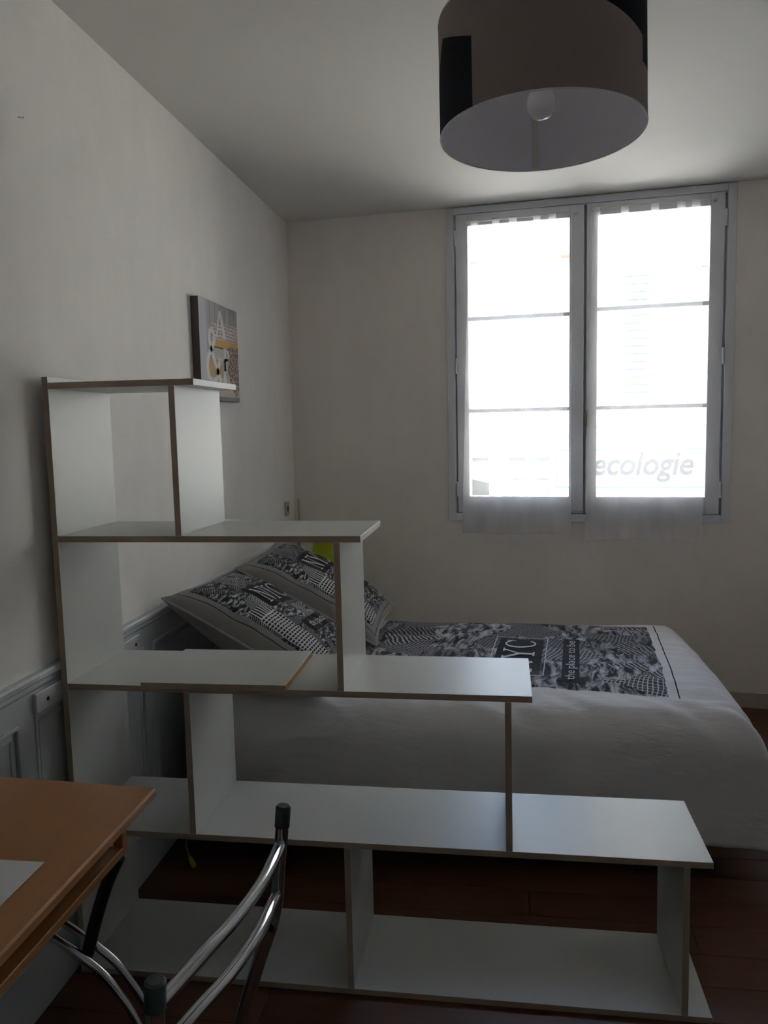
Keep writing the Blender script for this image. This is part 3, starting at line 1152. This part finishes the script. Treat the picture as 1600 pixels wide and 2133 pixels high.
# ================================================================== BEDSIDE
ns = thing('nightstand', 'small white bedside table between the bed and the window wall', 'nightstand', T(0.29, 4.30, 0))
MB().box(0.09, 0.49, 4.12, 4.48, 0.42, 0.44).build('top', 'white_board', ns, bevel=0.002)
MB().box(0.11, 0.47, 4.14, 4.46, 0.25, 0.42).build('drawer_box', 'white_board', ns, bevel=0.002)
for (x, y) in ((0.13, 4.16), (0.45, 4.16), (0.13, 4.44), (0.45, 4.44)):
    MB().box(x - 0.015, x + 0.015, y - 0.015, y + 0.015, 0, 0.25).build('leg', 'white_board', ns)
MB().tube([(0.47, 4.30, 0.335), (0.49, 4.30, 0.335)], [0.006, 0.011], 12).build('knob', 'steel', ns)
lp = thing('table_lamp', 'bedside lamp with lime green cone shade behind the pillows', 'lamp', T(0.285, 4.30, 0.44))
MB().lathe([(0.07, 0), (0.07, 0.012), (0.03, 0.025), (0.011, 0.04), (0.011, 0.30)], (0.285, 4.30, 0.44), 24).build('base', 'steel', lp, smooth=True)
MB().lathe([(0.148, 0.732), (0.088, 0.948), (0.0865, 0.948), (0.1465, 0.732), (0.148, 0.732)], (0.285, 4.30, 0), 40, close=False).build('shade', 'lime_shade', lp, smooth=True)
MB().lathe([(0.012, 0.74), (0.028, 0.79), (0.02, 0.83), (0.004, 0.84)], (0.285, 4.30, 0), 16).build('bulb', 'bulb_glass', lp, smooth=True)

# ================================================================== CEILING LAMP
LC = Vector((1.278, 1.917, 2.139))
axis = Vector((-0.011, 0.045, 1)).normalized()
q = Vector((0, 0, 1)).rotation_difference(axis)
LM = Matrix.Translation(LC) @ q.to_matrix().to_4x4()
m, nt, b = newmat('drum_fabric')
tc = N(nt, 'ShaderNodeTexCoord')
sp = N(nt, 'ShaderNodeSeparateXYZ')
L(nt, tc.outputs['Object'], sp.inputs[0])
ang = math_n(nt, 'ARCTAN2', sp.outputs[1], sp.outputs[0])      # -pi..pi, -pi/2 faces the camera side
deg = math_n(nt, 'MULTIPLY', ang, 180 / math.pi)
zz = sp.outputs[2]
wv = N(nt, 'ShaderNodeTexNoise', inp={'Scale': 400.0, 'Detail': 2.0})
L(nt, tc.outputs['Object'], wv.inputs['Vector'])
base = mixc(nt, wv.outputs[0], (0.27, 0.225, 0.215), (0.36, 0.30, 0.285))
navy = (0.010, 0.011, 0.020)
za = math_n(nt, 'ADD', zz, math_n(nt, 'MULTIPLY', math_n(nt, 'ADD', deg, 131.0), 0.0016))      # prints sewn slightly askew
dl = math_n(nt, 'ADD', deg, math_n(nt, 'MULTIPLY', math_n(nt, 'SUBTRACT', 0.19, zz), 190.0))
c1 = math_n(nt, 'MULTIPLY', rect_mask(nt, deg, za, -180.0, -131.0, -1.0, 0.142), math_n(nt, 'GREATER_THAN', dl, -159.0))
zb_ = math_n(nt, 'ADD', zz, math_n(nt, 'MULTIPLY', math_n(nt, 'ADD', deg, 18.0), 0.00093))
c2 = rect_mask(nt, deg, zb_, -75.0, 40.0, 0.135, 1.0)
c3 = rect_mask(nt, deg, zz, -27.0, 40.0, 0.092, 0.150)
c4 = rect_mask(nt, deg, zz, 60.0, 110.0, -1.0, 0.160)
tot = math_n(nt, 'MINIMUM', math_n(nt, 'ADD', math_n(nt, 'ADD', c1, c2), math_n(nt, 'ADD', c3, c4)), 1.0)
L(nt, mixc(nt, tot, base, navy), b.inputs['Base Color'])
b.inputs['Roughness'].default_value = 0.85
b.inputs['Specular IOR Level'].default_value = 0.2
pl = thing('pendant_lamp', 'taupe drum pendant lamp with navy rectangles hanging from the ceiling', 'lamp', LM)
RD, HD = 0.225, 0.245
MB().lathe([(RD, 0), (RD, HD), (RD - 0.002, HD), (RD - 0.002, 0), (RD, 0)], seg=96, close=False).build('drum_shade', 'drum_fabric', pl, local=True, smooth=True)
ds = MB().lathe([(RD - 0.0025, 0.001), (RD - 0.0025, HD - 0.001)], seg=96, close=False).build('liner', 'shade_liner', pl, local=True, smooth=True)
rim = MB()
for zq in (0.0, HD):
    rim.tube([((RD - 0.001) * math.cos(a * math.pi / 48), (RD - 0.001) * math.sin(a * math.pi / 48), zq) for a in range(97)], 0.0022, 8, caps=False)
rim.build('rim', 'shade_liner', pl, local=True, smooth=True)
seam = MB()
vs_, fs_ = [], []
a0 = math.radians(91)
for k in range(5):
    a = a0 - 0.04 + 0.08 * k / 4
    for zq in (0.002, HD - 0.002):
        vs_.append(((RD - 0.0045) * math.cos(a), (RD - 0.0045) * math.sin(a), zq))
for k in range(4):
    fs_.append((2 * k, 2 * k + 2, 2 * k + 3, 2 * k + 1))
seam.add(vs_, fs_)
plain('seam_tape', (0.58, 0.59, 0.58), 0.6, vary=0.02)
seam.build('seam', 'seam_tape', pl, local=True)
sp_ = MB()
for k in range(3):
    a = math.radians(90 + 120 * k + 30)
    sp_.tube([(0.02 * math.cos(a), 0.02 * math.sin(a), HD - 0.03), ((RD - 0.003) * math.cos(a), (RD - 0.003) * math.sin(a), HD - 0.004)], 0.0018, 8)
sp_.tube([(0.021 * math.cos(k * math.pi / 12), 0.021 * math.sin(k * math.pi / 12), HD - 0.03) for k in range(25)], 0.002, 8, caps=False)
sp_.build('spider', 'plastic_white', pl, local=True)
MB().lathe([(0.006, HD + 0.06), (0.018, HD + 0.05), (0.02, HD - 0.045), (0.016, HD - 0.05)], seg=20).build('lamp_holder', 'plastic_white', pl, local=True, smooth=True)
MB().lathe([(0.014, HD - 0.05), (0.016, 0.115), (0.026, 0.095), (0.033, 0.070), (0.030, 0.050), (0.018, 0.036), (0.002, 0.032)], seg=28).build('bulb', 'bulb_glass', pl, local=True, smooth=True)
topp = LM @ Vector((0, 0, HD + 0.05))
crd = MB().tube([topp, (topp.x - 0.001, topp.y + 0.005, (topp.z + ZC) / 2), (topp.x, topp.y + 0.004, ZC - 0.03)], 0.0035, 8)
crd.build('cord', 'plastic_white', pl, smooth=True)
MB().lathe([(0.045, 0), (0.045, -0.012), (0.02, -0.04), (0.006, -0.045)], (topp.x, topp.y + 0.004, ZC), 24).build('ceiling_rose', 'plastic_white', pl, smooth=True)

# ================================================================== PICTURE
m, nt, b = newmat('canvas_print')
tc = N(nt, 'ShaderNodeTexCoord')
sp = N(nt, 'ShaderNodeSeparateXYZ')
L(nt, tc.outputs['Object'], sp.inputs[0])
PY0, PY1, PZ0, PZ1 = 3.112, 3.588, 1.622, 2.024
u_ = math_n(nt, 'MULTIPLY', sp.outputs[1], 1 / (PY1 - PY0))
w_ = math_n(nt, 'MULTIPLY', sp.outputs[2], 1 / (PZ1 - PZ0))
gr = N(nt, 'ShaderNodeTexNoise', inp={'Scale': 9.0, 'Detail': 7.0, 'Roughness': 0.7})
mp = N(nt, 'ShaderNodeMapping')
mp.inputs['Scale'].default_value = (1, 7, 1.0)
L(nt, tc.outputs['Object'], mp.inputs[0])
L(nt, mp.outputs[0], gr.inputs['Vector'])
boards = N(nt, 'ShaderNodeTexBrick', offset=0.0, inp={'Scale': 1.0, 'Mortar Size': 0.006, 'Brick Width': 0.13, 'Row Height': 3.0})
cb = N(nt, 'ShaderNodeCombineXYZ')
L(nt, u_, cb.inputs[0])
L(nt, w_, cb.inputs[1])
L(nt, cb.outputs[0], boards.inputs['Vector'])
boards.inputs['Color1'].default_value = (0.44, 0.44, 0.48, 1)
boards.inputs['Color2'].default_value = (0.30, 0.28, 0.28, 1)
boards.inputs['Mortar'].default_value = (0.14, 0.11, 0.10, 1)
col = boards.outputs[0]
col = mixc(nt, math_n(nt, 'MULTIPLY', gr.outputs[0], 0.55), col, (0.24, 0.19, 0.18))
col = mixc(nt, rect_mask(nt, u_, w_, -0.1, 0.17, -0.1, 1.1), col, (0.50, 0.50, 0.56))
straw = N(nt, 'ShaderNodeTexWave', inp={'Scale': 22.0, 'Distortion': 6.0, 'Detail': 4.0, 'Detail Scale': 3.0}, bands_direction='Z')
L(nt, tc.outputs['Object'], straw.inputs['Vector'])
sc_ = mixc(nt, straw.outputs[0], (0.66, 0.61, 0.59), (0.30, 0.20, 0.19))
lowtilt = math_n(nt, 'MULTIPLY_ADD', u_, -0.02, w_)
col = mixc(nt, rect_mask(nt, u_, lowtilt, 0.30, 1.1, 0.60, 0.80), col, sc_)
col = mixc(nt, rect_mask(nt, u_, lowtilt, 0.33, 1.1, 0.545, 0.625), col, (0.55, 0.33, 0.13))
col = mixc(nt, rect_mask(nt, u_, lowtilt, 0.33, 1.1, 0.535, 0.548), col, (0.10, 0.06, 0.04))
col = mixc(nt, rect_mask(nt, u_, w_, 0.30, 1.1, 0.24, 0.537), col, (0.48, 0.45, 0.42))
col = mixc(nt, rect_mask(nt, u_, w_, 0.17, 0.62, 0.24, 0.42), col, (0.50, 0.33, 0.18))
col = mixc(nt, rect_mask(nt, u_, w_, 0.17, 1.1, 0.045, 0.24), col, (0.56, 0.46, 0.40))
col = mixc(nt, rect_mask(nt, u_, w_, 0.0, 1.1, -0.1, 0.045), col, (0.24, 0.24, 0.30))
# wicker heart on the right
hu = math_n(nt, 'ABSOLUTE', math_n(nt, 'SUBTRACT', u_, 0.90))
hx = math_n(nt, 'MULTIPLY', hu, 4.3)
hy = math_n(nt, 'MULTIPLY', math_n(nt, 'SUBTRACT', w_, 0.27), 3.6)
hy2 = math_n(nt, 'SUBTRACT', hy, math_n(nt, 'MULTIPLY', math_n(nt, 'SQRT', hx), 0.55))
hr = math_n(nt, 'ADD', math_n(nt, 'MULTIPLY', hx, hx), math_n(nt, 'MULTIPLY', hy2, hy2))
hm = math_n(nt, 'LESS_THAN', hr, 0.85)
wk = N(nt, 'ShaderNodeTexVoronoi', feature='DISTANCE_TO_EDGE', inp={'Scale': 46.0})
L(nt, tc.outputs['Object'], wk.inputs['Vector'])
wr_ = N(nt, 'ShaderNodeValToRGB')
wr_.color_ramp.elements[0].position = 0.02
wr_.color_ramp.elements[1].position = 0.16
wr_.color_ramp.elements[0].color = (0.56, 0.44, 0.40, 1)
wr_.color_ramp.elements[1].color = (0.16, 0.10, 0.085, 1)
L(nt, wk.outputs['Distance'], wr_.inputs[0])
col = mixc(nt, hm, col, wr_.outputs[0])
L(nt, col, b.inputs['Base Color'])
b.inputs['Roughness'].default_value = 0.8
plain('canvas_side', (0.12, 0.095, 0.095), 0.85, vary=0.2, scale=30)
plain('print_white', (0.70, 0.71, 0.70), 0.8, vary=0.04, scale=30)
pic = thing('canvas_picture', 'canvas picture of white letters on old boards hanging on the left wall', 'picture', T(WL, PY0, PZ0))
MB().box(0, 0.032, 0, PY1 - PY0, 0, PZ1 - PZ0, 0, {'right': 1}).build('canvas', ['canvas_side', 'canvas_print'], pic, local=True, bevel=0.0008)
plain('print_pale', (0.56, 0.55, 0.52), 0.8, vary=0.04, scale=30)


def pl_face(u, w):
    return (0.0326, u * (PY1 - PY0), w * (PZ1 - PZ0))


amp = spline([(0.475, 0.44), (0.40, 0.26), (0.30, 0.185), (0.20, 0.22), (0.165, 0.33), (0.20, 0.45), (0.30, 0.54), (0.355, 0.63), (0.32, 0.70), (0.26, 0.70), (0.225, 0.64), (0.26, 0.54), (0.36, 0.38), (0.49, 0.20)], 8)
ap = [bar((a.x, a.y), (b_.x, b_.y), 0.064) for a, b_ in zip([Vector((p.x, p.y)) for p in amp[:-1]], [Vector((p.x, p.y)) for p in amp[1:]])]
lay_letters([list(p) for p in ap], pl_face, 'printed_letter', 'print_white', pic, local=True)
A_ = [bar((0.42, 0.665), (0.51, 0.93), 0.034), bar((0.63, 0.665), (0.52, 0.93), 0.062), bar((0.45, 0.745), (0.60, 0.745), 0.022), bar((0.385, 0.665), (0.46, 0.665), 0.018), bar((0.58, 0.665), (0.67, 0.665), 0.018)]
lay_letters(A_, pl_face, 'printed_letter', 'print_white', pic, local=True)
P_ = [bar((0.62, 0.33), (0.62, 0.55), 0.055), bar((0.58, 0.33), (0.66, 0.33), 0.018), bar((0.58, 0.55), (0.66, 0.55), 0.018)] + arc_poly((0.64, 0.49), 0.10, 0.065, math.radians(90), math.radians(-90), 0.035, 12)
lay_letters(P_, pl_face, 'printed_letter', 'print_white', pic, local=True)
T_ = [bar((0.60, 0.15), (0.60, 0.42), 0.068), bar((0.49, 0.43), (0.71, 0.43), 0.035), bar((0.50, 0.37), (0.50, 0.43), 0.02), bar((0.70, 0.37), (0.70, 0.43), 0.02), bar((0.55, 0.15), (0.65, 0.15), 0.02)]
lay_letters(T_, pl_face, 'printed_letter', 'print_white', pic, local=True)

# ================================================================== DESK
dk = thing('desk', 'narrow beech desk with lower tray and arched chrome legs along the left wall', 'desk', T(0.24, 1.0, 0))
tp = MB()
tp.add([(0.014, 0.35, 0.728), (0.462, 0.35, 0.728), (0.458, 1.566, 0.728), (0.014, 1.594, 0.728), (0.014, 0.35, 0.75), (0.462, 0.35, 0.75), (0.458, 1.566, 0.75), (0.014, 1.594, 0.75)],
       [(0, 3, 2, 1), (4, 5, 6, 7), (0, 1, 5, 4), (1, 2, 6, 5), (2, 3, 7, 6), (3, 0, 4, 7)])
tp.build('desktop', 'beech', dk, bevel=0.004)
MB().box(0.02, 0.418, 0.55, 1.486, 0.640, 0.658).build('tray', 'beech', dk, bevel=0.002)
MB().box(0.395, 0.418, 1.486, 1.502, 0.640, 0.728).build('side_panel', 'beech', dk, bevel=0.002)
MB().box(0.02, 0.10, 1.486, 1.502, 0.640, 0.728).build('side_panel', 'beech', dk, bevel=0.002)
MB().box(0.02, 0.418, 0.534, 0.55, 0.640, 0.728).build('side_panel', 'beech', dk, bevel=0.002)
arcp = [(0.035, 0.555), (0.12, 0.537), (0.20, 0.508), (0.279, 0.468), (0.333, 0.431), (0.377, 0.396), (0.407, 0.358), (0.435, 0.314), (0.468, 0.235), (0.492, 0.13), (0.505, 0.004)]
for yy in (1.50, 1.455, 0.62, 0.575):
    MB().tube(spline([(x, yy, z) for x, z in arcp], 6), 0.0085, 12).build('leg', 'chrome', dk, smooth=True)
for yy in (1.478, 0.598):
    MB().tube(spline([(0.410, yy, 0.64), (0.382, yy, 0.583), (0.352, yy, 0.50), (0.329, yy, 0.424)], 5), 0.0135, 12).build('strut', 'black_metal', dk, smooth=True)
    MB().tube([(0.035, yy, 0.0), (0.035, yy, 0.728)], 0.0135, 12).build('rear_post', 'black_metal', dk, smooth=True)
MB().tube([(0.035, 0.598, 0.30), (0.035, 1.478, 0.30)], 0.010, 12).build('crossbar', 'black_metal', dk, smooth=True)
for (x0, y0, z, rz, lab) in ((0.283, 1.108, 0.7512, 0.012, 'white sheet of paper lying on top at the desk edge'), (0.272, 1.066, 0.7503, 0.035, 'white sheet of paper under the other sheet on the desk')):
    p = MB().box(-0.105, 0.105, -0.1485, 0.1485, 0, 0.0006).build('paper_sheet', 'paper')
    p.matrix_world = T(x0, y0, z, rz)
    tag(p, lab, 'paper', 'papers on the desk')

# ================================================================== CHAIR
ch = thing('chair', 'chrome tube chair with bowed back rails pulled up to the desk', 'chair', T(0.62, 1.04, 0))
fpost = [(0.8195, 1.262, 0.868), (0.812, 1.257, 0.78), (0.802, 1.25, 0.69), (0.772, 1.245, 0.60), (0.742, 1.24, 0.50), (0.735, 1.24, 0.43), (0.76, 1.245, 0.20), (0.80, 1.25, 0.0)]
npost = [(0.785, 0.826, 0.868), (0.780, 0.826, 0.78), (0.770, 0.83, 0.69), (0.745, 0.835, 0.60), (0.722, 0.84, 0.50), (0.715, 0.84, 0.43), (0.74, 0.835, 0.20), (0.78, 0.83, 0.0)]
for pp in (fpost, npost):
    MB().tube(spline(pp, 6), 0.0112, 16).build('back_leg', 'chrome', ch, smooth=True)
    a, b_ = Vector(pp[0]), Vector(pp[1])
    d = (b_ - a).normalized()
    MB().tube([a - d * 0.006, a - d * 0.003, a + d * 0.030], [0.010, 0.0128, 0.0128], 16).build('end_cap', 'rubber', ch, smooth=True)
    MB().tube([(pp[0][0], pp[0][1], 0.0), (pp[0][0] - 0.004, pp[0][1], 0.012)], 0.014, 12).build('foot', 'rubber', ch, smooth=True)
r1 = [(0.814, 1.258, 0.808), (0.826, 1.19, 0.829), (0.830, 1.10, 0.834), (0.820, 1.01, 0.834), (0.804, 0.93, 0.836), (0.781, 0.83, 0.834)]
r2 = [(0.806, 1.252, 0.722), (0.821, 1.17, 0.754), (0.825, 1.08, 0.762), (0.812, 0.99, 0.762), (0.794, 0.91, 0.766), (0.771, 0.83, 0.760)]
for r_ in (r1, r2):
    MB().tube(spline(r_, 8), 0.0092, 14).build('back_rail', 'chrome', ch, smooth=True)
# slim rod running beside each rear leg, held by two clips
for pp, s in ((fpost, -1), (npost, 1)):
    rodp = [(p[0] - 0.004, p[1] + s * 0.021, p[2]) for p in pp[2:6]]
    MB().tube(spline(rodp, 6), 0.006, 10).build('side_rod', 'chrome', ch, smooth=True)
    for k in (2, 4):
        p = pp[k]
        MB().tube([(p[0], p[1] + s * 0.006, p[2] - 0.012), (p[0] - 0.003, p[1] + s * 0.022, p[2] - 0.012)], 0.0085, 10).build('clip', 'black_metal', ch, smooth=True)
for yy in (0.86, 1.22):
    MB().tube(spline([(0.742, yy, 0.45), (0.60, yy, 0.445), (0.42, yy, 0.445), (0.375, yy, 0.41), (0.36, yy, 0.20), (0.345, yy, 0.0)], 6), 0.0112, 14).build('front_leg', 'chrome', ch, smooth=True)
MB().tube([(0.40, 0.86, 0.445), (0.40, 1.22, 0.445)], 0.009, 12).build('stretcher', 'chrome', ch, smooth=True)


def seat(u, v):
    a, b_ = u * 2 - 1, v * 2 - 1
    h = 0.028 * (max(0, 1 - abs(a) ** 5) * max(0, 1 - abs(b_) ** 5)) ** 0.5
    return (0.555 + 0.185 * a, 1.04 + 0.20 * b_, 0.457 + h)


sm_ = MB().grid(seat, 20, 20)
sm_.grid(lambda u, v: (0.555 + 0.185 * (1 - u * 2), 1.04 + 0.20 * (v * 2 - 1), 0.455), 20, 20)
sm_.build('seat', 'vinyl', ch, smooth=True)

# ================================================================== LOOSE CABLE
cb = thing('power_cable', 'thin pale cable with a yellow plug lying on the floor under the bed', 'cable', T(0.1, 2.58, 0))
MB().tube(spline([(0.03, 2.95, 0.006), (0.02, 2.80, 0.006), (0.05, 2.68, 0.012), (0.085, 2.60, 0.030), (0.115, 2.555, 0.022)], 8), 0.004, 8).build('cord', 'cream_plastic_tape', cb, smooth=True)
MB().tube([(0.112, 2.558, 0.024), (0.128, 2.538, 0.016), (0.136, 2.528, 0.012)], [0.007, 0.010, 0.008], 10).build('plug', 'yellow_plug', cb, smooth=True)
